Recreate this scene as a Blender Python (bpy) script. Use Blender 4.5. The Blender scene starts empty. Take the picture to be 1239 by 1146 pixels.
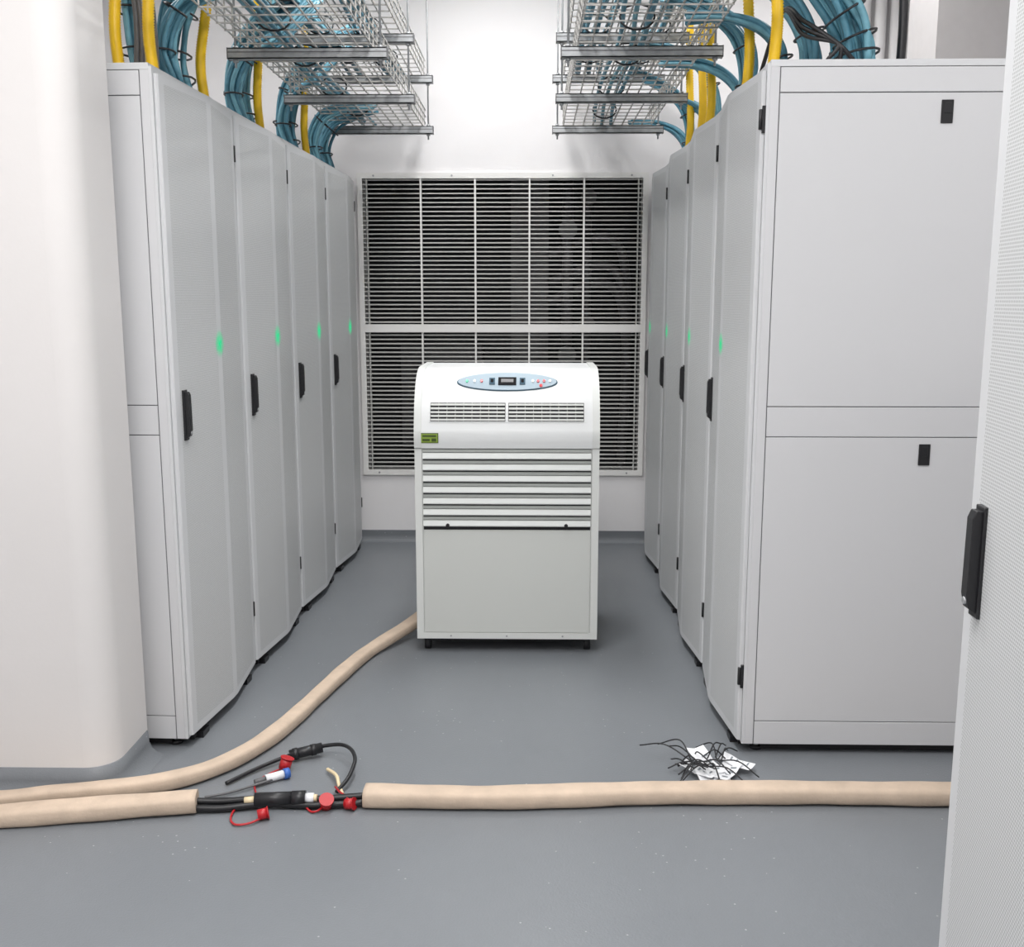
import bpy, math, random
from mathutils import Vector, Matrix
random.seed(7)
scene = bpy.context.scene
try:
    scene.view_settings.view_transform = 'Standard'
    scene.view_settings.look = 'None'
except Exception:
    pass

# ------------------------------------------------------------------ materials
def mat(name, col, rough=0.5, metal=0.0, var=0.0, vscale=20.0, bump=0.0, bscale=200.0, spec=0.5, emit=None, estr=0.0):
    m = bpy.data.materials.new(name); m.use_nodes = True
    nt = m.node_tree; b = nt.nodes['Principled BSDF']
    c = (col[0], col[1], col[2], 1)
    b.inputs['Base Color'].default_value = c
    b.inputs['Roughness'].default_value = rough
    b.inputs['Metallic'].default_value = metal
    b.inputs['Specular IOR Level'].default_value = spec
    if emit:
        b.inputs['Emission Color'].default_value = (*emit, 1)
        b.inputs['Emission Strength'].default_value = estr
    tc = nt.nodes.new('ShaderNodeTexCoord')
    if var > 0:
        n = nt.nodes.new('ShaderNodeTexNoise'); n.inputs['Scale'].default_value = vscale
        n.inputs['Detail'].default_value = 5
        r = nt.nodes.new('ShaderNodeValToRGB')
        r.color_ramp.elements[0].position = 0.3; r.color_ramp.elements[1].position = 0.7
        r.color_ramp.elements[0].color = tuple(max(0, x*(1-var)) for x in col)+(1,)
        r.color_ramp.elements[1].color = tuple(min(1, x*(1+var)) for x in col)+(1,)
        nt.links.new(tc.outputs['Object'], n.inputs['Vector'])
        nt.links.new(n.outputs['Fac'], r.inputs['Fac'])
        nt.links.new(r.outputs['Color'], b.inputs['Base Color'])
    if bump > 0:
        n2 = nt.nodes.new('ShaderNodeTexNoise'); n2.inputs['Scale'].default_value = bscale
        bp = nt.nodes.new('ShaderNodeBump'); bp.inputs['Strength'].default_value = bump
        bp.inputs['Distance'].default_value = 0.002
        nt.links.new(tc.outputs['Object'], n2.inputs['Vector'])
        nt.links.new(n2.outputs['Fac'], bp.inputs['Height'])
        nt.links.new(bp.outputs['Normal'], b.inputs['Normal'])
    return m

def perf_mat(name, base, hole, pitch=0.0065, rad=0.33):
    m = bpy.data.materials.new(name); m.use_nodes = True
    nt = m.node_tree; N = nt.nodes; L = nt.links
    b = N['Principled BSDF']; b.inputs['Roughness'].default_value = 0.45
    tc = N.new('ShaderNodeTexCoord'); sx = N.new('ShaderNodeSeparateXYZ')
    L.new(tc.outputs['Object'], sx.inputs[0])
    def M(op, a, bb=None):
        n = N.new('ShaderNodeMath'); n.operation = op
        for i, v in enumerate((a, bb)):
            if v is None: continue
            if isinstance(v, (int, float)): n.inputs[i].default_value = v
            else: L.new(v, n.inputs[i])
        return n.outputs[0]
    u = M('MULTIPLY', sx.outputs['Y'], 1/pitch); v = M('MULTIPLY', sx.outputs['Z'], 1/(pitch*1.732))
    def dist(u, v):
        fu = M('SUBTRACT', M('FRACT', u), 0.5); fv = M('MULTIPLY', M('SUBTRACT', M('FRACT', v), 0.5), 1.732)
        return M('SQRT', M('ADD', M('MULTIPLY', fu, fu), M('MULTIPLY', fv, fv)))
    d1 = dist(u, v); d2 = dist(M('ADD', u, 0.5), M('ADD', v, 0.5))
    h = M('LESS_THAN', M('MINIMUM', d1, d2), rad)
    mx = N.new('ShaderNodeMix'); mx.data_type = 'RGBA'
    L.new(h, mx.inputs['Factor']); mx.inputs['A'].default_value = (*base, 1); mx.inputs['B'].default_value = (*hole, 1)
    L.new(mx.outputs['Result'], b.inputs['Base Color'])
    return m

M_RACK = mat('rack_paint', (0.62, 0.628, 0.64), 0.45, bump=0.05, bscale=600)
M_SIDE = mat('rack_side_panel_paint', (0.61, 0.613, 0.625), 0.45, bump=0.05, bscale=600)
M_GAP = mat('panel_gap', (0.16, 0.16, 0.17), 0.7)
M_PERF = perf_mat('perforated_steel', (0.62, 0.63, 0.635), (0.38, 0.388, 0.392), pitch=.006, rad=.31)
M_BLACK = mat('black_plastic', (0.012, 0.012, 0.014), 0.4)
M_DARK = mat('dark_gap', (0.02, 0.02, 0.022), 0.8)
M_WALL = mat('painted_wall', (0.80, 0.785, 0.79), 0.7, var=0.015, vscale=3, bump=0.08, bscale=120)
M_COL = mat('column_paint', (0.71, 0.69, 0.68), 0.7, var=0.02, vscale=2, bump=0.1, bscale=90)
M_CEIL = mat('ceiling_paint', (0.75, 0.75, 0.75), 0.8, var=0.01)
M_GRIL = mat('grille_paint', (0.78, 0.77, 0.75), 0.4)
M_SLAT = mat('grille_slat_paint', (0.50, 0.50, 0.48), 0.45)
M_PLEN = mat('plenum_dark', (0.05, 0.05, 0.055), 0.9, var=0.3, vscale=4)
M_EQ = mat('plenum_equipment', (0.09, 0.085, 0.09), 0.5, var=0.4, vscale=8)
M_GALV = mat('galvanised_steel', (0.36, 0.37, 0.38), 0.45, 0.4, var=0.12, vscale=40)
M_WIRE = mat('zinc_wire', (0.44, 0.43, 0.41), 0.4, 0.5)
M_BLUE = mat('blue_cable_jacket', (0.075, 0.23, 0.31), 0.5, var=0.12, vscale=30)
M_BLUE2 = mat('pale_blue_cable_jacket', (0.14, 0.34, 0.42), 0.5, var=0.12, vscale=30)
M_YEL = mat('yellow_conduit_plastic', (0.88, 0.55, 0.01), 0.4, var=0.05)
M_GREY = mat('grey_cable_jacket', (0.12, 0.12, 0.125), 0.5)
M_AC = mat('ac_casing_paint', (0.66, 0.675, 0.655), 0.42, bump=0.05, bscale=500)
M_ACW = mat('ac_hood_plastic', (0.71, 0.725, 0.725), 0.38)
M_ACL = mat('ac_lower_panel_paint', (0.58, 0.595, 0.57), 0.45, bump=0.05, bscale=500)
M_ACS = mat('ac_louvre_paint', (0.62, 0.64, 0.625), 0.45)
M_ACS2 = mat('ac_louvre_subslat_paint', (0.42, 0.44, 0.42), 0.5)  # darker grey of the sub-slat in each louvre row
M_ACP = mat('ac_control_panel', (0.36, 0.44, 0.50), 0.7, spec=.2)
M_ACR = mat('ac_panel_rim', (0.05, 0.10, 0.14), 0.6, spec=.2)
M_DISP = mat('display_black', (0.01, 0.01, 0.012), 0.7, spec=.1)
M_HOSE = mat('beige_hose_fabric', (0.56, 0.445, 0.345), 0.8, var=0.1, vscale=14, bump=0.5, bscale=90)
M_RED = mat('red_cap_plastic', (0.45, 0.012, 0.018), 0.4)
M_PAPER = mat('white_paper', (0.85, 0.86, 0.88), 0.6)
M_INK = mat('tag_print', (0.25, 0.28, 0.3), 0.6)
M_GREEN = mat('green_sticker', (0.22, 0.32, 0.04), 0.5)
M_GREEND = mat('green_sticker_print', (0.05, 0.08, 0.015), 0.5)
M_LEDR = mat('red_button', (0.6, 0.02, 0.03), 0.3)
M_LEDG = mat('green_button', (0.02, 0.4, 0.2), 0.3, emit=(0.02, 0.6, 0.3), estr=0.4)
M_CREAM = mat('cream_connector', (0.75, 0.62, 0.4), 0.4)
M_CBLUE = mat('connector_blue', (0.05, 0.15, 0.5), 0.4)

def floor_mat():
    m = bpy.data.materials.new('grey_vinyl_floor'); m.use_nodes = True
    nt = m.node_tree; N = nt.nodes; L = nt.links; b = N['Principled BSDF']
    tc = N.new('ShaderNodeTexCoord')
    n = N.new('ShaderNodeTexNoise'); n.inputs['Scale'].default_value = 1.3; n.inputs['Detail'].default_value = 6
    r = N.new('ShaderNodeValToRGB'); r.color_ramp.elements[0].position = .3; r.color_ramp.elements[1].position = .7
    r.color_ramp.elements[0].color = (0.172, 0.185, 0.200, 1); r.color_ramp.elements[1].color = (0.197, 0.210, 0.225, 1)
    L.new(tc.outputs['Object'], n.inputs['Vector']); L.new(n.outputs['Fac'], r.inputs['Fac'])
    v = N.new('ShaderNodeTexVoronoi'); v.inputs['Scale'].default_value = 26
    L.new(tc.outputs['Object'], v.inputs['Vector'])
    lt = N.new('ShaderNodeMath'); lt.operation = 'LESS_THAN'; lt.inputs[1].default_value = 0.07
    L.new(v.outputs['Distance'], lt.inputs[0])
    n3 = N.new('ShaderNodeTexNoise'); n3.inputs['Scale'].default_value = 5
    L.new(tc.outputs['Object'], n3.inputs['Vector'])
    gt = N.new('ShaderNodeMath'); gt.operation = 'GREATER_THAN'; gt.inputs[1].default_value = 0.52
    L.new(n3.outputs['Fac'], gt.inputs[0])
    mu = N.new('ShaderNodeMath'); mu.operation = 'MULTIPLY'; L.new(lt.outputs[0], mu.inputs[0]); L.new(gt.outputs[0], mu.inputs[1])
    mx = N.new('ShaderNodeMix'); mx.data_type = 'RGBA'
    L.new(mu.outputs[0], mx.inputs['Factor']); L.new(r.outputs['Color'], mx.inputs['A']); mx.inputs['B'].default_value = (0.38, 0.39, 0.41, 1)
    L.new(mx.outputs['Result'], b.inputs['Base Color'])
    b.inputs['Roughness'].default_value = 0.38; b.inputs['Specular IOR Level'].default_value = 0.4
    n2 = N.new('ShaderNodeTexNoise'); n2.inputs['Scale'].default_value = 160
    bp = N.new('ShaderNodeBump'); bp.inputs['Strength'].default_value = .35; bp.inputs['Distance'].default_value = .002
    L.new(tc.outputs['Object'], n2.inputs['Vector']); L.new(n2.outputs['Fac'], bp.inputs['Height']); L.new(bp.outputs['Normal'], b.inputs['Normal'])
    return m
M_FLOOR = floor_mat()

def glow_mat():
    m = bpy.data.materials.new('green_status_light'); m.use_nodes = True
    nt = m.node_tree; N = nt.nodes; L = nt.links
    for n in list(N): N.remove(n)
    o = N.new('ShaderNodeOutputMaterial'); mix = N.new('ShaderNodeMixShader'); t = N.new('ShaderNodeBsdfTransparent'); e = N.new('ShaderNodeEmission')
    e.inputs['Color'].default_value = (0.03, 0.85, 0.36, 1); e.inputs['Strength'].default_value = 0.9
    uv = N.new('ShaderNodeTexCoord'); ln = N.new('ShaderNodeVectorMath'); ln.operation = 'LENGTH'
    L.new(uv.outputs['Object'], ln.inputs[0])
    mr = N.new('ShaderNodeMapRange'); mr.inputs['From Min'].default_value = 0.0; mr.inputs['From Max'].default_value = 0.05
    mr.inputs['To Min'].default_value = 1.0; mr.inputs['To Max'].default_value = 0.0
    L.new(ln.outputs['Value'], mr.inputs['Value'])
    nz = N.new('ShaderNodeTexNoise'); nz.inputs['Scale'].default_value = 90
    L.new(uv.outputs['Object'], nz.inputs['Vector'])
    mu = N.new('ShaderNodeMath'); mu.operation = 'MULTIPLY'; L.new(mr.outputs['Result'], mu.inputs[0]); L.new(nz.outputs['Fac'], mu.inputs[1])
    m2 = N.new('ShaderNodeMath'); m2.operation = 'MULTIPLY'; m2.inputs[1].default_value = 1.8; m2.use_clamp = True
    L.new(mu.outputs[0], m2.inputs[0])
    L.new(m2.outputs[0], mix.inputs['Fac']); L.new(t.outputs[0], mix.inputs[1]); L.new(e.outputs[0], mix.inputs[2])
    L.new(mix.outputs[0], o.inputs['Surface'])
    return m
M_GLOW = glow_mat()

# ------------------------------------------------------------------ mesh builder
def crom(pts, sub=8):
    P = [Vector(p) for p in pts]
    if len(P) < 3: return P
    out = []
    Q = [P[0]*2-P[1]] + P + [P[-1]*2-P[-2]]
    for i in range(1, len(Q)-2):
        for k in range(sub):
            t = k/sub
            a, b, c, d = Q[i-1], Q[i], Q[i+1], Q[i+2]
            out.append(0.5*((2*b)+(c-a)*t+(2*a-5*b+4*c-d)*t*t+(3*b-a-3*c+d)*t*t*t))
    out.append(P[-1]); return out

class MB:
    def __init__(s, xf=None): s.v = []; s.f = []; s.m = []; s.sm = []; s.mats = []; s.xf = xf
    def mi(s, m):
        if m not in s.mats: s.mats.append(m)
        return s.mats.index(m)
    def V(s, p):
        p = Vector(p)
        if s.xf: p = s.xf(p)
        s.v.append(tuple(p)); return len(s.v)-1
    def F(s, idx, m, smooth=False): s.f.append(tuple(idx)); s.m.append(s.mi(m)); s.sm.append(smooth)
    def box(s, a, b, m):
        x0, y0, z0 = (min(a[i], b[i]) for i in range(3)); x1, y1, z1 = (max(a[i], b[i]) for i in range(3))
        i = [s.V(p) for p in ((x0,y0,z0),(x1,y0,z0),(x1,y1,z0),(x0,y1,z0),(x0,y0,z1),(x1,y0,z1),(x1,y1,z1),(x0,y1,z1))]
        for q in ((0,3,2,1),(4,5,6,7),(0,1,5,4),(1,2,6,5),(2,3,7,6),(3,0,4,7)): s.F([i[k] for k in q], m)
    def prism(s, prof, axis, a, b, m, smooth=False, mats=None):
        def P(q, t):
            if axis == 'x': return (t, q[0], q[1])
            if axis == 'y': return (q[0], t, q[1])
            return (q[0], q[1], t)
        A = [s.V(P(q, a)) for q in prof]; B = [s.V(P(q, b)) for q in prof]
        n = len(prof)
        s.F(A[::-1], m); s.F(B, m)
        A2 = [s.V(P(q, a)) for q in prof]; B2 = [s.V(P(q, b)) for q in prof]
        for i in range(n):
            j = (i+1) % n
            s.F([A2[i], A2[j], B2[j], B2[i]], mats[i] if mats else m, smooth)
    def tube(s, pts, r, m, n=8, sub=8, corr=0.0, flat=None, smooth=True, caps=True, rfun=None):
        P = crom(pts, sub) if sub > 1 else [Vector(p) for p in pts]
        rings = []; up = None; L = 0
        for i, p in enumerate(P):
            t = (P[min(i+1, len(P)-1)]-P[max(i-1, 0)]).normalized()
            if flat:
                side = t.cross(Vector((0, 0, 1))).normalized(); u2 = side.cross(t)
            else:
                if up is None: up = Vector((0, 0, 1)) if abs(t.z) < .9 else Vector((1, 0, 0))
                side = t.cross(up).normalized(); u2 = side.cross(t).normalized(); up = u2
            if i: L += (p-P[i-1]).length
            rr = r
            if corr: rr = r*(1+corr*(1 if i % 2 else -1))
            if rfun: rr = r*rfun(i/(len(P)-1), L)
            ring = []
            for k in range(n):
                a = 2*math.pi*k/n
                ca, sa = math.cos(a), math.sin(a)
                if flat:
                    w, h = flat
                    ca = math.copysign(abs(ca)**.6, ca); sa = math.copysign(abs(sa)**.6, sa)
                    ring.append(s.V(p+side*ca*w*rr/r+u2*sa*h*rr/r))
                else: ring.append(s.V(p+side*ca*rr+u2*sa*rr))
            rings.append(ring)
        for i in range(len(rings)-1):
            for k in range(n):
                j = (k+1) % n
                s.F([rings[i][k], rings[i][j], rings[i+1][j], rings[i+1][k]], m, smooth)
        if caps: s.F(rings[0][::-1], m); s.F(rings[-1], m)
    def cyl(s, a, b, r, m, n=12, r2=None):
        a = Vector(a); b = Vector(b); t = (b-a).normalized()
        up = Vector((0, 0, 1)) if abs(t.z) < .9 else Vector((1, 0, 0))
        side = t.cross(up).normalized(); u2 = side.cross(t)
        r2 = r if r2 is None else r2
        A = [s.V(a+side*math.cos(2*math.pi*k/n)*r+u2*math.sin(2*math.pi*k/n)*r) for k in range(n)]
        B = [s.V(b+side*math.cos(2*math.pi*k/n)*r2+u2*math.sin(2*math.pi*k/n)*r2) for k in range(n)]
        for k in range(n):
            j = (k+1) % n; s.F([A[k], A[j], B[j], B[k]], m, True)
        s.F(A[::-1], m); s.F(B, m)
    def build(s, name, origin=None, bevel=0.0):
        if origin is None:
            xs = [p[0] for p in s.v]; ys = [p[1] for p in s.v]; zs = [p[2] for p in s.v]
            origin = ((min(xs)+max(xs))/2, (min(ys)+max(ys))/2, min(zs))
        o = Vector(origin)
        me = bpy.data.meshes.new(name)
        me.from_pydata([tuple(Vector(p)-o) for p in s.v], [], s.f)
        for m in s.mats: me.materials.append(m)
        me.polygons.foreach_set('material_index', s.m); me.polygons.foreach_set('use_smooth', s.sm)
        import bmesh
        bm = bmesh.new(); bm.from_mesh(me); bmesh.ops.recalc_face_normals(bm, faces=bm.faces); bm.to_mesh(me); bm.free()
        me.update()
        ob = bpy.data.objects.new(name, me); ob.location = o
        scene.collection.objects.link(ob)
        if bevel:
            bv = ob.modifiers.new('bevel', 'BEVEL'); bv.width = bevel; bv.segments = 2; bv.limit_method = 'ANGLE'; bv.angle_limit = math.radians(50)
        return ob

# ------------------------------------------------------------------ room shell
XL, XR, YN, YF, H = -2.7, 2.7, -1.8, 6.35, 3.5
def boxobj(name, a, b, m, bevel=0):
    k = MB(); k.box(a, b, m); return k.build(name, bevel=bevel)
boxobj('floor', (XL-.1, YN-.1, -.1), (XR+.1, 7.7, 0), M_FLOOR)
boxobj('ceiling', (XL-.1, YN-.1, H), (XR+.1, 7.7, H+.1), M_CEIL)
boxobj('wall_left', (XL-.1, YN, 0), (XL, 7.7, H), M_WALL)
boxobj('wall_right', (XR, YN, 0), (XR+.1, 7.7, H), M_WALL)
boxobj('wall_front', (XL-.1, YN-.1, 0), (XR+.1, YN, H), M_WALL)
GX0, GX1, GZ0, GZ1 = -1.055, 0.68, 0.43, 2.25
k = MB()
k.box((XL, YF, 0), (GX0+.03, YF+.12, H), M_WALL); k.box((GX1-.03, YF, 0), (XR, YF+.12, H), M_WALL)
k.box((GX0+.03, YF, 0), (GX1-.03, YF+.12, GZ0+.03), M_WALL); k.box((GX0+.03, YF, GZ1-.03), (GX1-.03, YF+.12, H), M_WALL)
k.build('wall_back')
def cove(name, a, b, h=.075, d=.03, axis='x', base=YF, sgn=-1):
    k = MB(); prof = [(base, 0), (base+sgn*d, 0)]
    for i in range(1, 6):
        t = i/5*math.pi/2
        prof.append((base+sgn*(d-(d-.004)*math.sin(t)), (h*.6)*(1-math.cos(t))))
    prof += [(base+sgn*.004, h), (base, h)]
    k.prism(prof, axis, a, b, M_FLOOR); return k.build(name)
cove('baseboard_back', -1.2, .80)

# plenum behind grille
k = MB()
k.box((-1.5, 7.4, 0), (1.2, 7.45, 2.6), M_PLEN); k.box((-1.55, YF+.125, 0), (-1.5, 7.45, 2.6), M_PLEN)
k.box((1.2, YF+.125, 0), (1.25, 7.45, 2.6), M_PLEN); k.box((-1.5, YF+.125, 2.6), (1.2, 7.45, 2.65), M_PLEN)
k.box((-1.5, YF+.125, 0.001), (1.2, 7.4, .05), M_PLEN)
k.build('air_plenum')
k = MB()
k.box((-.15, 7.0, .06), (.1, 7.3, 2.4), M_EQ); k.box((-.9, 7.05, .5), (-.35, 7.3, 1.2), M_EQ)
for z in (1.5, 1.62, 1.8): k.tube([(.1, 6.95, z), (.5, 6.9, z+.1), (.62, 6.95, z-.3), (.6, 7.0, .3)], .03, M_EQ, n=10)
k.cyl((.22, 6.85, 1.0), (.22, 6.85, 2.3), .035, M_EQ); k.cyl((.35, 6.85, .2), (.35, 6.85, 2.3), .025, M_EQ)
for z in (.8, 1.15, 1.95): k.cyl((.22, 6.75, z), (.22, 6.85, z), .06, M_GREY); k.cyl((.35, 6.75, z+.2), (.35, 6.85, z+.2), .05, M_EQ)
k.build('plenum_pipework')

# ventilation grille
k = MB(); y0 = YF-.018; fw = .032
k.box((GX0, y0, GZ0), (GX0+fw, YF+.03, GZ1), M_GRIL); k.box((GX1-fw, y0, GZ0), (GX1, YF+.03, GZ1), M_GRIL)
k.box((GX0+fw, y0, GZ0), (GX1-fw, YF+.03, GZ0+fw), M_GRIL); k.box((GX0+fw, y0, GZ1-fw), (GX1-fw, YF+.03, GZ1), M_GRIL)
zm = 1.335
k.box((GX0+fw, y0-.004, zm-.024), (GX1-fw, YF+.03, zm+.024), M_GRIL)
for i in range(1, 5):
    x = -1.055+.055+.325*i
    k.box((x-.005, y0+.004, GZ0+fw), (x+.005, YF+.02, GZ1-fw), M_GRIL)
k.box((GX0+fw+.022, y0+.004, GZ0+fw), (GX0+fw+.028, YF+.02, GZ1-fw), M_SLAT)
k.box((GX1-fw-.028, y0+.004, GZ0+fw), (GX1-fw-.022, YF+.02, GZ1-fw), M_SLAT)
p = .0262
z = GZ0+fw+p*.6
while z < GZ1-fw-.006:
    if abs(z-zm) > .03:
        k.prism([(YF-.006, z), (YF-.006, z+.0065), (YF+.008, z+.0085), (YF+.008, z+.002)], 'x', GX0+fw, GX1-fw, M_SLAT)
    z += p
for x in (GX0+.1, (GX0+GX1)/2-.3, (GX0+GX1)/2+.3, GX1-.1):
    for zz in (GZ0+.016, GZ1-.016): k.cyl((x, y0, zz), (x, y0-.003, zz), .006, M_GALV, 8)
k.build('ventilation_grille')

# column on the left with rounded corner and coved base
CX = -1.290; R = .09
arc = [(CX-R+R*math.sin(t), 2.96+R-R*math.cos(t)) for t in [i/10*math.pi/2 for i in range(11)]]
k = MB()
prof = [(XL, 2.96), (CX-R-.02, 2.96)]+arc+[(CX, 2.96+R+.02), (CX, 3.25), (XL, 3.25)]
k.prism(prof, 'z', 0, H, M_COL, smooth=False)
colob = k.build('column')
for pz in colob.data.polygons: pz.use_smooth = abs(pz.normal.x) > .02 and abs(pz.normal.y) > .02
k = MB()
base = [(-2.69, 2.96)]+arc+[(CX, 3.245)]
def offs(d):
    out = []
    for i, q in enumerate(base):
        a = Vector(base[max(i-1, 0)]); b = Vector(base[min(i+1, len(base)-1)]); t = (b-a).normalized()
        out.append((q[0]+t.y*d, q[1]-t.x*d))
    return out
levels = [(.055, 0), (.05, .002), (.03, .010), (.014, .025), (.006, .045), (.004, .085), (0, .086)]
rows = [[k.V((q[0], q[1], z)) for q in offs(d)] for d, z in levels]
for i in range(len(rows)-1):
    for j in range(len(base)-1): k.F([rows[i][j], rows[i][j+1], rows[i+1][j+1], rows[i+1][j]], M_FLOOR, True)
k.build('baseboard_column')

boxobj('pier', (1.92, 5.25, 0), (XR, 5.65, H), mat('pier_paint', (.55, .53, .53), .7, var=.02))
k = MB()
for x in (1.80, 1.89, 1.98, 2.07): k.cyl((x, 6.30, 0), (x, 6.30, H), .034, M_WALL)
k.build('vertical_pipes')

# ------------------------------------------------------------------ racks
RW = .745; RD = 1.07; RH = 2.222
def make_rack(origin, dirv, side, hq, hingeq):
    d = Vector((dirv[0], dirv[1], 0)).normalized()
    nrm = Vector((d.y, -d.x, 0)) * (1 if side < 0 else -1)
    O = Vector(origin)
    def xf(p): return O + nrm*p.x + d*p.y + Vector((0, 0, p.z))
    k = MB(xf)
    W = RW-.003
    zb = .035
    k.box((-RD, .004, zb), (0, W-.004, RH-.02), M_GAP)
    k.box((-RD, 0, RH-.02), (0, W, RH), M_RACK)
    for q0, q1 in ((0, .004), (W-.004, W)):
        P = [(-RD, -RD+.03, zb, RH-.02), (-.028, 0, zb, RH-.02),
             (-RD+.033, -.031, 2.128, RH-.022), (-RD+.033, -.031, 1.174, 2.125), (-RD+.033, -.031, 1.077, 1.171),
             (-RD+.033, -.031, .118, 1.074), (-RD+.033, -.031, zb, .115)]
        for a, b, z0, z1 in P: k.box((a, q0, z0), (b, q1, z1), M_SIDE)
        for pz in ((-RD/2, 2.07), (-RD/2, 1.02)):
            q = q0-.004 if q0 == 0 else q1
            k.box((pz[0]-.018, q, pz[1]-.034), (pz[0]+.018, q+.004, pz[1]+.034), M_BLACK)
            k.box((pz[0]-.010, q-.002 if q0 == 0 else q+.004, pz[1]-.005), (pz[0]+.010, q if q0 == 0 else q+.006, pz[1]+.026), M_BLACK)
    k.box((0, 0, zb), (.010, .03, RH-.01), M_RACK); k.box((0, W-.03, zb), (.010, W, RH-.01), M_RACK)
    k.box((0, .03, RH-.05), (.010, W-.03, RH-.01), M_RACK); k.box((0, .03, zb), (.010, W-.03, .07), M_RACK)
    # bowed door: two shallow facets meeting at a narrow central spine
    z0, z1 = .045, RH-.03
    pr = [(.011, .010), (.020, .010), (.024, .015), (.0275, .048), (.056, W/2-.022), (.0565, W/2+.022), (.0275, W-.048), (.024, W-.015), (.020, W-.010), (.011, W-.010)]
    mk = ['s', 's', 's', 'p', 's', 'p', 's', 's', 's']
    n = len(pr)
    bot = [k.V((p, q, z0)) for p, q in pr]; top = [k.V((p, q, z1)) for p, q in pr]
    k.F(bot[::-1], M_RACK); k.F(top, M_RACK)
    zz = [z0, z0+.025, z1-.025, z1]
    cols = [[k.V((p, q, z)) for z in zz] for p, q in pr]
    for i in range(n-1):
        for j in range(3):
            k.F([cols[i][j], cols[i+1][j], cols[i+1][j+1], cols[i][j+1]], M_PERF if (mk[i] in 'p' and j == 1) else M_RACK, False)
    k.F([cols[0][0], cols[0][3], cols[-1][3], cols[-1][0]], M_RACK)
    # swing handle
    hz0, hz1 = 1.055, 1.21
    hb = .033
    k.box((.020, hq-.015, hz0-.005), (hb+.003, hq+.015, hz1+.006), M_BLACK)
    A = [(hb, hz0), (hb+.014, hz0+.01), (hb+.018, hz0+.03), (hb+.017, hz1-.012), (hb+.012, hz1), (hb, hz1)]
    a = [k.V((p, hq-.010, z)) for p, z in A]; b = [k.V((p, hq+.010, z)) for p, z in A]
    k.F(a[::-1], M_BLACK); k.F(b, M_BLACK)
    for i in range(len(A)):
        j = (i+1) % len(A); k.F([a[i], a[j], b[j], b[i]], M_BLACK)
    k.cyl((.040, hq, hz0+.02), (.0515, hq, hz0+.02), .006, M_GALV, 10)
    for hz in (.27, 2.05):
        k.box((.008, hingeq-.009, hz-.04), (.020, hingeq+.009, hz+.04), M_BLACK)
        k.cyl((.023, hingeq, hz-.03), (.023, hingeq, hz+.03), .006, M_BLACK, 8)
    for p in (-.05, -RD+.05):
        for q in (.05, W-.05):
            k.cyl((p, q, 0), (p, q, .012), .022, M_BLACK); k.cyl((p, q, .012), (p, q, zb), .009, M_GALV)
        for q in (.15, W-.15): k.cyl((p-.03, q-.012, .028), (p-.03, q+.012, .028), .028, M_BLACK)
    # black recessed plinth with stabiliser feet that peek out beneath the door
    k.box((-.012, .07, .004), (.006, W-.07, zb), M_DARK)
    k.box((-RD+.06, .03, .006), (-.06, .05, zb), M_DARK)
    for q in (.12, W-.12): k.box((-.01, q-.03, 0.0), (.030, q+.03, .022), M_BLACK)
    k.box((-.75, .12, RH), (-.25, .22, RH+.006), M_BLACK); k.box((-.75, W-.22, RH), (-.25, W-.12, RH+.006), M_BLACK)
    ob = k.build('server_rack', origin=tuple(O))
    bv = ob.modifiers.new('bevel', 'BEVEL'); bv.width = .0015; bv.segments = 1; bv.limit_method = 'ANGLE'; bv.angle_limit = math.radians(60)
    return xf, nrm

LD = (0.0319, 1.0)
ldn = Vector((LD[0], LD[1], 0)).normalized()
def glow(p, nrm, sc=1.0):
    me = bpy.data.meshes.new('status_light')
    n = 20; t = nrm.cross(Vector((0, 0, 1)))
    vs = [(0, 0, 0)]+[tuple(t*math.cos(2*math.pi*i/n)*.05+Vector((0, 0, 1))*math.sin(2*math.pi*i/n)*.05) for i in range(n)]
    me.from_pydata(vs, [], [(0, i+1, (i+1) % n+1) for i in range(n)]); me.materials.append(M_GLOW)
    ob = bpy.data.objects.new('status_light', me); ob.location = p; ob.scale = (sc, sc, sc); scene.collection.objects.link(ob)
for i in range(4):
    O = Vector((-1.178, 3.29, 0))+ldn*(RW*i)
    xf, nr = make_rack(O, LD, -1, .075, RW-.012)
    glow(xf(Vector((.058, .37, 1.355))), nr)
for i in range(4):
    xf, nr = make_rack((.714, 3.29+RW*i, 0), (0, 1), 1, RW-.085, .012)
    glow(xf(Vector((.058, .37, 1.355))), nr, .85)
for i in (1, 2):
    make_rack((.682, 1.55-RW*i, 0), (0, 1), 1, RW-.075, .012)

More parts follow.
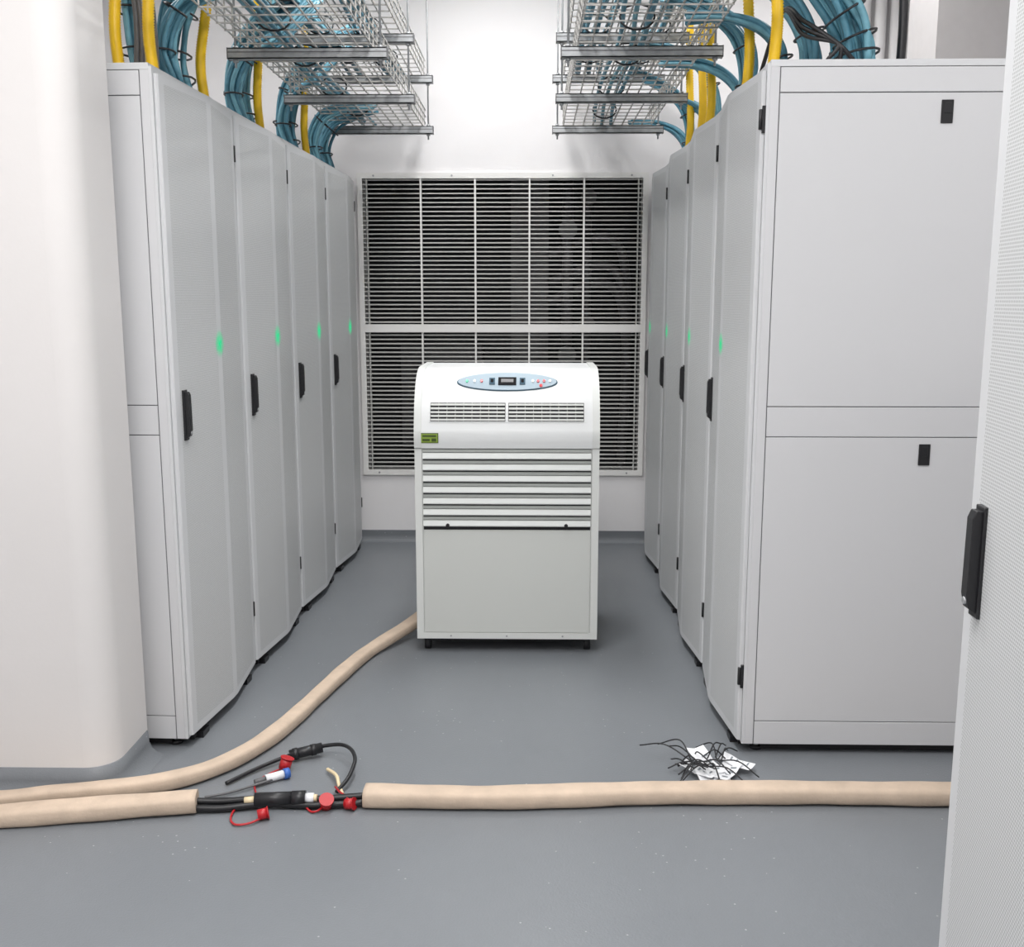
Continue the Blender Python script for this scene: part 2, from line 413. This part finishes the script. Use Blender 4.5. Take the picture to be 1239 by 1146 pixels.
# ------------------------------------------------------------------ cable trays
TB = 2.44
def tray(x0, x1, zb, y0=3.0, y1=6.2, cross=None):
    k = MB(); r = .0026
    def wire(a, b):
        k.box((min(a[0], b[0])-r, min(a[1], b[1])-r, min(a[2], b[2])-r), (max(a[0], b[0])+r, max(a[1], b[1])+r, max(a[2], b[2])+r), M_WIRE)
    n = 9; hs = .11
    for i in range(n+1):
        x = x0+(x1-x0)*i/n; wire((x, y0, zb), (x, y1, zb))
    for zz in (.037, .074, hs):
        for x in (x0, x1): wire((x, y0, zb+zz), (x, y1, zb+zz))
    y = y0+.02
    while y < y1:
        wire((x0, y, zb-.005), (x1, y, zb-.005)); wire((x0, y, zb), (x0, y, zb+hs)); wire((x1, y, zb), (x1, y, zb+hs)); y += .1
    return k.build('wire_mesh_cable_tray')
def supports(x0, x1):
    for y in (3.24, 4.17, 5.09, 6.0):
        k = MB()
        for z in (TB, TB+.27):
            k.box((x0, y-.02, z-.02), (x1, y-.016, z+.02), M_GALV); k.box((x0, y-.02, z+.016), (x1, y+.02, z+.02), M_GALV)
            k.box((x0, y-.02, z-.02), (x1, y+.02, z-.016), M_GALV); k.box((x0, y+.016, z-.02), (x1, y+.02, z+.02), M_GALV)
            k.box((x0, y-.0206, z+.002), (x1, y-.0198, z+.006), M_GREY)
            k.box((x0-.004, y-.021, z-.021), (x0, y+.021, z+.021), M_GREY); k.box((x1, y-.021, z-.021), (x1+.004, y+.021, z+.021), M_GREY)
        for x in (x0+.025, x1-.025):
            k.cyl((x, y, TB-.05), (x, y, H), .0045, M_GALV, 8)
            for z in (TB, TB+.27):
                k.cyl((x, y, z+.02), (x, y, z+.03), .011, M_GALV, 6); k.cyl((x, y, z-.03), (x, y, z-.02), .011, M_GALV, 6)
        k.build('tray_support_bracket')
for x0, x1 in ((-1.175, -.565), (.105, .715)):
    supports(x0, x1)
    for z in (TB+.032, TB+.302): tray(x0+.06, x1-.06, z)

# ------------------------------------------------------------------ cables
def bundle(k, pts, n, sp, r=.009, m=M_BLUE, m2=M_BLUE2, axis=(0, 1, 0), ties=()):
    ax = Vector(axis)
    for i in range(n):
        a = random.uniform(-1, 1)*sp; b = random.uniform(-.5, .5)*sp; c = random.uniform(-.4, .4)*sp
        pp = [Vector(p)+ax*a+Vector((b+random.uniform(-.006, .006), 0, c*(.0 if j == 0 else 1)+random.uniform(-.006, .006)*(j > 0))) for j, p in enumerate(pts)]
        k.tube(pp, r, random.choice((m, m, m2)), n=6, sub=6, caps=True)
    C = crom(pts, 6)
    for t in ties:
        i = int(t*(len(C)-2)); p = C[i]; d = (C[i+1]-C[i]).normalized()
        w = ax*(sp+.012); u = d.cross(ax).normalized()*(sp*.62+.012)
        ring = [p+w*math.cos(2*math.pi*q/14)+u*math.sin(2*math.pi*q/14) for q in range(15)]
        k.tube(ring, .004, M_BLACK, n=5, sub=1)
def B(*a, **kw):
    k = MB(); bundle(k, *a, **kw); k.build('blue_network_cables')
T0 = RH+.012
for i in range(4):
    yc = 3.29+RW*i
    dx = .032*RW*i
    if i < 3:
        B([(-1.27+dx, yc+.58, T0), (-1.29+dx, yc+.58, T0+.14), (-1.25+dx, yc+.60, T0+.32), (-1.13+dx, yc+.66, T0+.50), (-.98+dx, yc+.8, T0+.62)], 20, .075, ties=(.12, .3, .5))
        B([(-1.22+dx, yc+.36, T0), (-1.25+dx, yc+.36, T0+.12), (-1.20+dx, yc+.40, T0+.26), (-1.10+dx, yc+.48, T0+.34), (-.97+dx, yc+.65, TB+.33)], 10, .04, ties=(.25, .5))
    else:
        B([(-1.22+dx, yc+.40, T0), (-1.24+dx, yc+.40, T0+.10), (-1.18+dx, yc+.40, T0+.22), (-1.05+dx, yc+.36, T0+.27), (-.95+dx, yc+.3, TB+.08)], 16, .06, ties=(.2, .5))
        B([(-1.22+dx, yc+.15, T0), (-1.24+dx, yc+.15, T0+.10), (-1.18+dx, yc+.15, T0+.22), (-1.05+dx, yc+.15, T0+.27), (-.95+dx, yc+.2, TB+.08)], 12, .05, ties=(.2, .5))
B([(-1.32, 3.62, T0), (-1.34, 3.62, T0+.15), (-1.34, 3.62, T0+.40), (-1.28, 3.65, T0+.75), (-1.25, 3.7, H-.02)], 16, .06, ties=(.06, .2, .35))
for i in range(4):
    yc = 3.29+RW*i
    if i:
        B([(.80, yc+.25, T0), (.84, yc+.25, T0+.14), (.80, yc+.28, T0+.30), (.68, yc+.36, T0+.42), (.55, yc+.6, TB+.33)], 12, .045, ties=(.2, .45))
    B([(.82, yc+.50, T0), (.86, yc+.50, T0+.10), (.80, yc+.52, T0+.20), (.68, yc+.56, T0+.25), (.55, yc+.62, TB+.06)], 10, .035, ties=(.3,))
B([(1.02, 3.45, T0), (1.00, 3.45, T0+.10), (.93, 3.46, T0+.22), (.80, 3.50, T0+.38), (.50, 3.6, T0+.58)], 30, .085, r=.012, ties=(.1, .25, .4))
B([(.93, 3.62, T0), (.92, 3.62, T0+.10), (.87, 3.65, T0+.22), (.76, 3.7, T0+.35), (.50, 3.8, TB+.38)], 20, .06, r=.011, ties=(.12, .35))
B([(1.06, 3.75, T0), (1.07, 3.75, T0+.12), (1.00, 3.78, T0+.34), (.84, 3.85, T0+.55), (.58, 3.95, TB+.55)], 22, .07, r=.011, ties=(.12, .3))
for xc in (-.88, .42):
    for dx, n, z in ((-.13, 9, TB+.325), (.12, 6, TB+.325), (-.05, 4, TB+.055)):
        pts = [(xc+dx+random.uniform(-.03, .03), y, z+random.uniform(0, .02)) for y in (3.05, 3.7, 4.3, 4.9, 5.5, 6.15)]
        B(pts, n, .05, r=.009, axis=(1, 0, 0), ties=(.15, .3, .5, .7, .9))
def conduit(pts, r=.018):
    k = MB()
    C = crom(pts, 10); L = sum((C[i+1]-C[i]).length for i in range(len(C)-1)); sub = max(4, int(L/.007/(len(pts)-1)))
    k.tube(pts, r, M_YEL, n=10, sub=sub, corr=.10); k.build('yellow_corrugated_conduit')
for x, y, e in ((-1.33, 3.46, 0), (-1.215, 3.44, .0), (-1.205, 3.93, .02), (-1.18, 4.62, .0), (-1.15, 5.40, .0)):
    conduit([(x, y, RH+.002), (x-.008, y, RH+.15), (x+e, y+.03, RH+.4), (x+e*1.2, y+.05, RH+.8), (x, y+.05, H)])
for x, y, e in ((.748, 3.42, 0), (.752, 3.86, 0), (.748, 4.62, 0), (.748, 4.85, .0), (.76, 5.3, 0)):
    conduit([(x, y, RH+.002), (x+.008, y, RH+.15), (x+e, y+.03, RH+.4), (x+e*1.5, y+.05, RH+.8), (x, y+.05, H)])
k = MB()
for i in range(5):
    x = -1.30+.014*i; k.tube([(x, 3.52+.01*i, RH+.002), (x+.01, 3.52, RH+.2), (x-.02, 3.53, RH+.5), (x, 3.53, H)], .009, random.choice((M_GREY, M_GREY, M_RED, M_GALV)), n=6)
k.build('power_cables')
k = MB()
for i in range(3):
    k.tube([(.9+.04*i, 3.36, RH+.012), (.93, 3.36, RH+.06), (.84, 3.42, RH+.1+.02*i), (.80, 3.55, RH+.2), (.80, 3.9, RH+.05)], .007, M_BLACK, n=6)
k.tube([(1.17, 3.5, RH+.016), (1.17, 3.5, RH+.2), (1.15, 3.5, RH+.6), (1.17, 3.5, H)], .014, M_BLACK, n=6)
k.build('black_power_cables')

# ------------------------------------------------------------------ portable air conditioner
AX0, AX1, AY = -.496, .278, 4.28
hood = [(-.012, .895), (-.018, .93), (-.018, .96), (-.012, .985), (.000, 1.03), (.012, 1.065), (.030, 1.10), (.055, 1.135), (.085, 1.163), (.12, 1.186), (.16, 1.203), (.21, 1.214), (.27, 1.217)]
def fine(h):
    C = crom([(0, a, b) for a, b in h], 4); return [(c.y, c.z) for c in C]
hf = fine(hood)
k = MB()
sp = .030
hull = [(0, .075), (0, .895)]+hf+[(.56, 1.217), (.575, 1.20), (.575, .075)]
hull = [(AY+a, z) for a, z in hull]
nh = len(hull)
ms = [M_AC]+[M_ACW]*(len(hf)+1)+[M_AC]*(nh-len(hf)-2)
k.prism(hull, 'x', AX0+sp, AX1-sp, M_AC, smooth=False, mats=ms)
ch = [(-.008, .065), (-.008, .895)]+[(a-.005, z+.003) for a, z in hf]+[(.565, 1.220), (.585, 1.20), (.585, .065)]
ch = [(AY+a, z) for a, z in ch]
for a, b in ((AX0, AX0+sp), (AX1-sp, AX1)): k.prism(ch, 'x', a, b, M_AC)
HP = [Vector((0, AY+a, z)) for a, z in hf]
def surf(x, z, off):
    for i in range(len(HP)-1):
        if HP[i].z <= z <= HP[i+1].z:
            t = (z-HP[i].z)/max(1e-6, HP[i+1].z-HP[i].z); p = HP[i].lerp(HP[i+1], t); d = (HP[i+1]-HP[i]).normalized()
            nrm = Vector((0, -d.z, d.y)); return Vector((x, p.y, p.z))+nrm*off
    return Vector((x, HP[-1].y, HP[-1].z+off))
def patch(x0, x1, z0, z1, off, m, nz=4):
    A = [[k.V(surf(x, z0+(z1-z0)*j/nz, off)) for x in (x0, x1)] for j in range(nz+1)]
    Bq = [[k.V(surf(x, z0+(z1-z0)*j/nz, 0)) for x in (x0, x1)] for j in range(nz+1)]
    for j in range(nz):
        k.F([A[j][0], A[j][1], A[j+1][1], A[j+1][0]], m)
        k.F([A[j][0], A[j+1][0], Bq[j+1][0], Bq[j][0]], m); k.F([A[j][1], A[j+1][1], Bq[j+1][1], Bq[j][1]], m)
    k.F([A[0][0], A[0][1], Bq[0][1], Bq[0][0]], m); k.F([A[-1][0], A[-1][1], Bq[-1][1], Bq[-1][0]], m)
def ell(cx, cz, rx, rz, off, m, n=40):
    c = k.V(surf(cx, cz, off)); Rr = [k.V(surf(cx+rx*math.cos(2*math.pi*i/n), cz+rz*math.sin(2*math.pi*i/n), off)) for i in range(n)]
    R0 = [k.V(surf(cx+rx*math.cos(2*math.pi*i/n), cz+rz*math.sin(2*math.pi*i/n), 0)) for i in range(n)]
    for i in range(n):
        j = (i+1) % n; k.F([c, Rr[i], Rr[j]], m); k.F([Rr[i], Rr[j], R0[j], R0[i]], m)
cx = (AX0+AX1)/2
ez = 1.163
ell(cx, ez, .213, .0345, .003, M_ACR); ell(cx, ez, .208, .0318, .0065, M_ACP)
patch(cx-.038, cx+.038, ez-.014, ez+.013, .010, M_DISP); patch(cx-.026, cx+.026, ez-.006, ez+.006, .0115, M_GREY, 2)
for s in (-1, 1):
    patch(cx+s*.064-.012, cx+s*.064+.012, ez-.012, ez+.011, .010, M_ACR); patch(cx+s*.064-.006, cx+s*.064+.006, ez-.006, ez+.006, .0115, M_DISP, 2)
for dx, m in ((-.17, M_LEDG), (-.138, M_PAPER), (-.108, M_LEDR), (.108, M_PAPER), (.13, M_LEDR), (.155, M_LEDR), (.18, M_PAPER)): ell(cx+dx, ez, .0055, .005, .011, m, 12)
ell(cx+.142, ez-.017, .007, .005, .011, M_LEDR, 12)
for a, b in ((-.428, -.115), (-.103, .212)):
    patch(a-.006, b+.006, 1.003, 1.088, .002, M_ACW, 6); patch(a, b, 1.008, 1.082, .0035, M_DARK, 6)
    for i in range(5):
        z = 1.010+i*.0150; patch(a+.002, b-.002, z, z+.0075, .008, M_ACL, 1)
    for i in range(1, 9):
        x = a+(b-a)*i/9; patch(x-.0008, x+.0008, 1.008, 1.082, .006, M_ACL, 4)
patch(-.470, -.394, .918, .960, .0015, M_GREEND, 2); patch(-.467, -.397, .921, .957, .0022, M_GREEN, 2)
patch(-.460, -.403, .944, .952, .003, M_GREEND, 1); patch(-.460, -.43, .927, .936, .003, M_GREEND, 1); patch(-.422, -.403, .925, .938, .003, M_GREEND, 1)
lx0, lx1 = AX0+sp+.004, AX1-sp-.004
k.box((lx0, AY-.001, .545), (lx1, AY+.001, .892), M_DARK)
nl = 7; ph = (.888-.552)/nl
for i in range(nl):
    z = .552+ph*i
    k.prism([(AY+.001, z+.010), (AY-.016, z+.010), (AY-.018, z+.014), (AY-.010, z+ph-.014), (AY+.001, z+ph-.012)], 'x', lx0, lx1, M_ACS)
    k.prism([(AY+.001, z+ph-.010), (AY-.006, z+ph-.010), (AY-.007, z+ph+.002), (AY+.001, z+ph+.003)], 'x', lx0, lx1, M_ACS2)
for x in (cx-.25, cx+.25): k.cyl((x, AY-.022, .567), (x, AY-.01, .567), .008, M_DARK, 10)
k.box((lx0, AY-.006, .095), (lx1, AY+.001, .542), M_ACL)
k.box((AX0+sp, AY-.010, .066), (AX1-sp, AY+.56, .092), M_AC)
for x in (-.35, -.11, .13): k.cyl((x, AY-.012, .079), (x, AY-.009, .079), .004, M_GALV, 8)
k.box((AX0+.05, AY+.03, .045), (AX1-.05, AY+.54, .067), M_DARK)
for x in (AX0+.04, AX1-.04):
    for y in (AY+.06, AY+.52):
        k.cyl((x-.013, y, .030), (x+.013, y, .030), .030, M_BLACK, 16)
        k.box((x-.02, y-.02, .045), (x+.02, y+.02, .067), M_GREY)
ob = k.build('portable_air_conditioner')

# ------------------------------------------------------------------ hoses on floor
def hose(pts, w=.038, h=.026, seedv=0):
    k = MB(); rnd = random.Random(seedv); ph = rnd.uniform(0, 6)
    k.tube(pts, 1.0, M_HOSE, n=20, sub=14, flat=(w, h), rfun=lambda t, L: 1+.03*math.sin(L*11+ph)+.02*math.sin(L*31))
    return k.build('insulated_hose')
hz = .027
hose([(-.503, 4.53, .085), (-.56, 4.45, .06), (-.69, 4.237, hz), (-.753, 4.003, hz), (-.812, 3.716, hz), (-.869, 3.44, hz), (-.925, 3.26, hz), (-1.0, 3.12, hz), (-1.10, 3.02, hz), (-1.25, 2.945, .03), (-1.45, 2.89, .034), (-1.62, 2.86, hz), (-2.1, 2.80, hz)], seedv=1, w=.030, h=.024)
hose([(-2.1, 2.70, hz), (-1.75, 2.735, hz), (-1.557, 2.765, hz), (-1.3, 2.81, hz+.002), (-1.0, 2.862, hz+.004)], w=.040, h=.028, seedv=2)
hose([(-.505, 2.91, .03), (-.3, 2.905, .03), (-.108, 2.905, .03), (.15, 2.925, .03), (.395, 2.945, .03), (.8, 2.955, .03), (1.284, 2.955, .03), (2.2, 2.97, .03)], w=.040, h=.028, seedv=3)

k = MB()
for i, (dy, z) in enumerate(((-.02, .018), (.0, .03), (.02, .016))):
    k.tube([(-1.03, 2.865+dy, z), (-.93, 2.875+dy*1.3, z*.8), (-.80, 2.885+dy*.6, z), (-.65, 2.895+dy, z*.8), (-.50, 2.908+dy, z)], .0105, M_BLACK, n=8)
k.cyl((-.83, 2.875, .03), (-.72, 2.885, .03), .021, M_BLACK); k.cyl((-.72, 2.885, .03), (-.68, 2.888, .03), .024, M_BLACK, 8); k.cyl((-.68, 2.888, .03), (-.655, 2.89, .03), .015, M_PAPER); k.cyl((-.66, 2.89, .03), (-.645, 2.89, .03), .011, M_CREAM)
k.cyl((-.86, 2.872, .028), (-.83, 2.875, .03), .011, M_CREAM)
k.tube([(-.96, 3.02, .01), (-.89, 3.12, .012), (-.804, 3.20, .02), (-.71, 3.25, .03), (-.625, 3.23, .045), (-.572, 3.13, .05), (-.575, 3.03, .03), (-.60, 2.96, .015)], .0065, M_BLACK, n=7)
k.cyl((-.80, 3.195, .024), (-.70, 3.235, .034), .017, M_BLACK, 10); k.cyl((-.79, 3.20, .024), (-.775, 3.206, .026), .021, M_BLACK, 8); k.cyl((-.735, 3.222, .03), (-.72, 3.228, .031), .020, M_BLACK, 8)
k.tube([(-.66, 3.12, .012), (-.62, 3.06, .02), (-.60, 3.0, .015), (-.58, 2.95, .012)], .006, M_CREAM, n=6)
k.cyl((-.84, 3.04, .016), (-.79, 3.07, .018), .013, M_PAPER); k.cyl((-.79, 3.07, .018), (-.775, 3.08, .018), .017, M_CBLUE); k.cyl((-.87, 3.02, .014), (-.84, 3.04, .016), .009, M_GREY)
k.tube([(-1.0, 2.93, .008), (-.93, 2.96, .01), (-.86, 3.01, .012), (-.82, 3.04, .014)], .004, M_GREY, n=6)
def cap(p, d, r=.019, l=.034):
    p = Vector(p); d = Vector(d).normalized(); k.cyl(p-d*l/2, p+d*l/2, r, M_RED, 14); k.cyl(p+d*l*.5, p+d*l*.62, r*1.18, M_RED, 14)
cap((-.795, 3.12, .03), (.3, .2, 1)); cap((-.79, 2.81, .019), (1, .3, .15), .016, .028); cap((-.615, 2.875, .022), (.15, -.5, .8)); cap((-.545, 2.875, .02), (1, -.3, .2), .016, .026)
k.tube([(-.83, 2.88, .03), (-.88, 2.865, .012), (-.885, 2.81, .006), (-.86, 2.77, .006), (-.82, 2.775, .008), (-.79, 2.80, .012)], .0035, M_RED, n=5)
k.tube([(-.79, 3.12, .02), (-.84, 3.10, .006), (-.87, 3.03, .006), (-.84, 2.93, .012)], .003, M_RED, n=5)
k.tube([(-.70, 2.90, .03), (-.665, 2.86, .006), (-.64, 2.85, .008), (-.62, 2.88, .012)], .0035, M_RED, n=5)
k.tube([(-.61, 2.99, .016), (-.585, 2.93, .03), (-.56, 2.90, .03), (-.545, 2.88, .02)], .0035, M_RED, n=5)
k.build('quick_release_cable_connectors')

# paper tags on black cable ties
k = MB()
rnd = random.Random(4)
def paper(c, w, h, ang, tilt, zc):
    ca, sa = math.cos(ang), math.sin(ang)
    def Wp(u, v, dz=0): return (c[0]+u*ca-v*sa, c[1]+u*sa+v*ca, zc+dz+v*tilt+abs(v)*.12+.25*abs(u)*(1 if v > 0 else .3))
    n = 4
    g = [[k.V(Wp(-w/2+w*i/2, -h/2+h*j/n)) for i in range(3)] for j in range(n+1)]
    for j in range(n):
        for i in range(2): k.F([g[j][i], g[j][i+1], g[j+1][i+1], g[j+1][i]], M_PAPER)
    for j in range(4):
        v = -h*.34+j*h*.17
        q = [k.V(Wp(*p, dz=.002)) for p in ((0.04*w, v), (w*.36, v), (w*.36, v+h*.05), (0.04*w, v+h*.05))]; k.F(q, M_INK)
paper((.565, 3.17), .065, .15, .35, .14, .020); paper((.625, 3.12), .06, .13, -.6, .05, .014); paper((.565, 3.08), .07, .10, .25, .0, .008)
paper((.665, 3.17), .055, .11, 1.0, .1, .02); paper((.60, 3.06), .05, .09, -.2, .02, .008); paper((.535, 3.12), .05, .12, .9, .06, .016)
for i in range(15):
    a = rnd.uniform(2.0, 4.2); l = rnd.uniform(.08, .2)
    p0 = Vector((.545+rnd.uniform(-.03, .06), 3.15+rnd.uniform(-.06, .05), .03)); p2 = p0+Vector((math.cos(a)*l, math.sin(a)*l, rnd.uniform(-.02, .02)))
    k.tube([p0, (p0+p2)/2+Vector((rnd.uniform(-.02, .02), rnd.uniform(-.02, .02), rnd.uniform(.01, .04))), p2], .0024, M_BLACK, n=5)
for i in range(9):
    a = rnd.uniform(-1.4, 1.4); l = rnd.uniform(.06, .16)
    p0 = Vector((.58+rnd.uniform(-.03, .03), 3.15+rnd.uniform(-.05, .05), .04)); p2 = p0+Vector((math.cos(a)*l, math.sin(a)*l, -.01))
    k.tube([p0, (p0+p2)/2+Vector((0, 0, .025)), p2], .0024, M_BLACK, n=5)
k.build('label_tags_with_cable_ties')

# ------------------------------------------------------------------ lights
def panel(x, y, sx, sy, w, col=(1, .99, .985)):
    k = MB()
    z = H-.03
    for a, b in (((x-sx/2-.03, y-sy/2-.03, z), (x+sx/2+.03, y-sy/2, H)), ((x-sx/2-.03, y+sy/2, z), (x+sx/2+.03, y+sy/2+.03, H)),
                 ((x-sx/2-.03, y-sy/2, z), (x-sx/2, y+sy/2, H)), ((x+sx/2, y-sy/2, z), (x+sx/2+.03, y+sy/2, H))): k.box(a, b, M_GRIL)
    k.build('ceiling_light_panel')
    l = bpy.data.lights.new('ceiling_lamp', 'AREA'); l.shape = 'RECTANGLE'; l.size = sx; l.size_y = sy; l.energy = w; l.color = col
    o = bpy.data.objects.new('ceiling_lamp', l); o.location = (x, y, H-.012); scene.collection.objects.link(o)
panel(-.22, 5.0, .3, 1.2, 40)
panel(-.22, 3.2, .3, 1.2, 32)
panel(-.3, 1.2, .6, 1.2, 54)
panel(1.6, 1.8, .6, 1.2, 24)
panel(-1.6, 1.2, .6, 1.2, 34, (1, .975, .955))
panel(-2.1, 4.6, .3, 1.2, 16)
panel(1.4, 5.2, .3, 1.2, 16)
panel(0, -.7, 1.2, .6, 44)

w = bpy.data.worlds.new('world'); scene.world = w; w.use_nodes = True
w.node_tree.nodes['Background'].inputs[0].default_value = (.9, .95, 1, 1); w.node_tree.nodes['Background'].inputs[1].default_value = .2

# ------------------------------------------------------------------ camera
cam = bpy.data.cameras.new('camera'); co = bpy.data.objects.new('camera', cam); scene.collection.objects.link(co)
co.location = (0, 0, 1.51); co.rotation_euler = (math.radians(90-9.58), 0, math.radians(1.17))
cam.sensor_width = 36; cam.lens = 1250/1239*36; cam.clip_start = .05
scene.camera = co
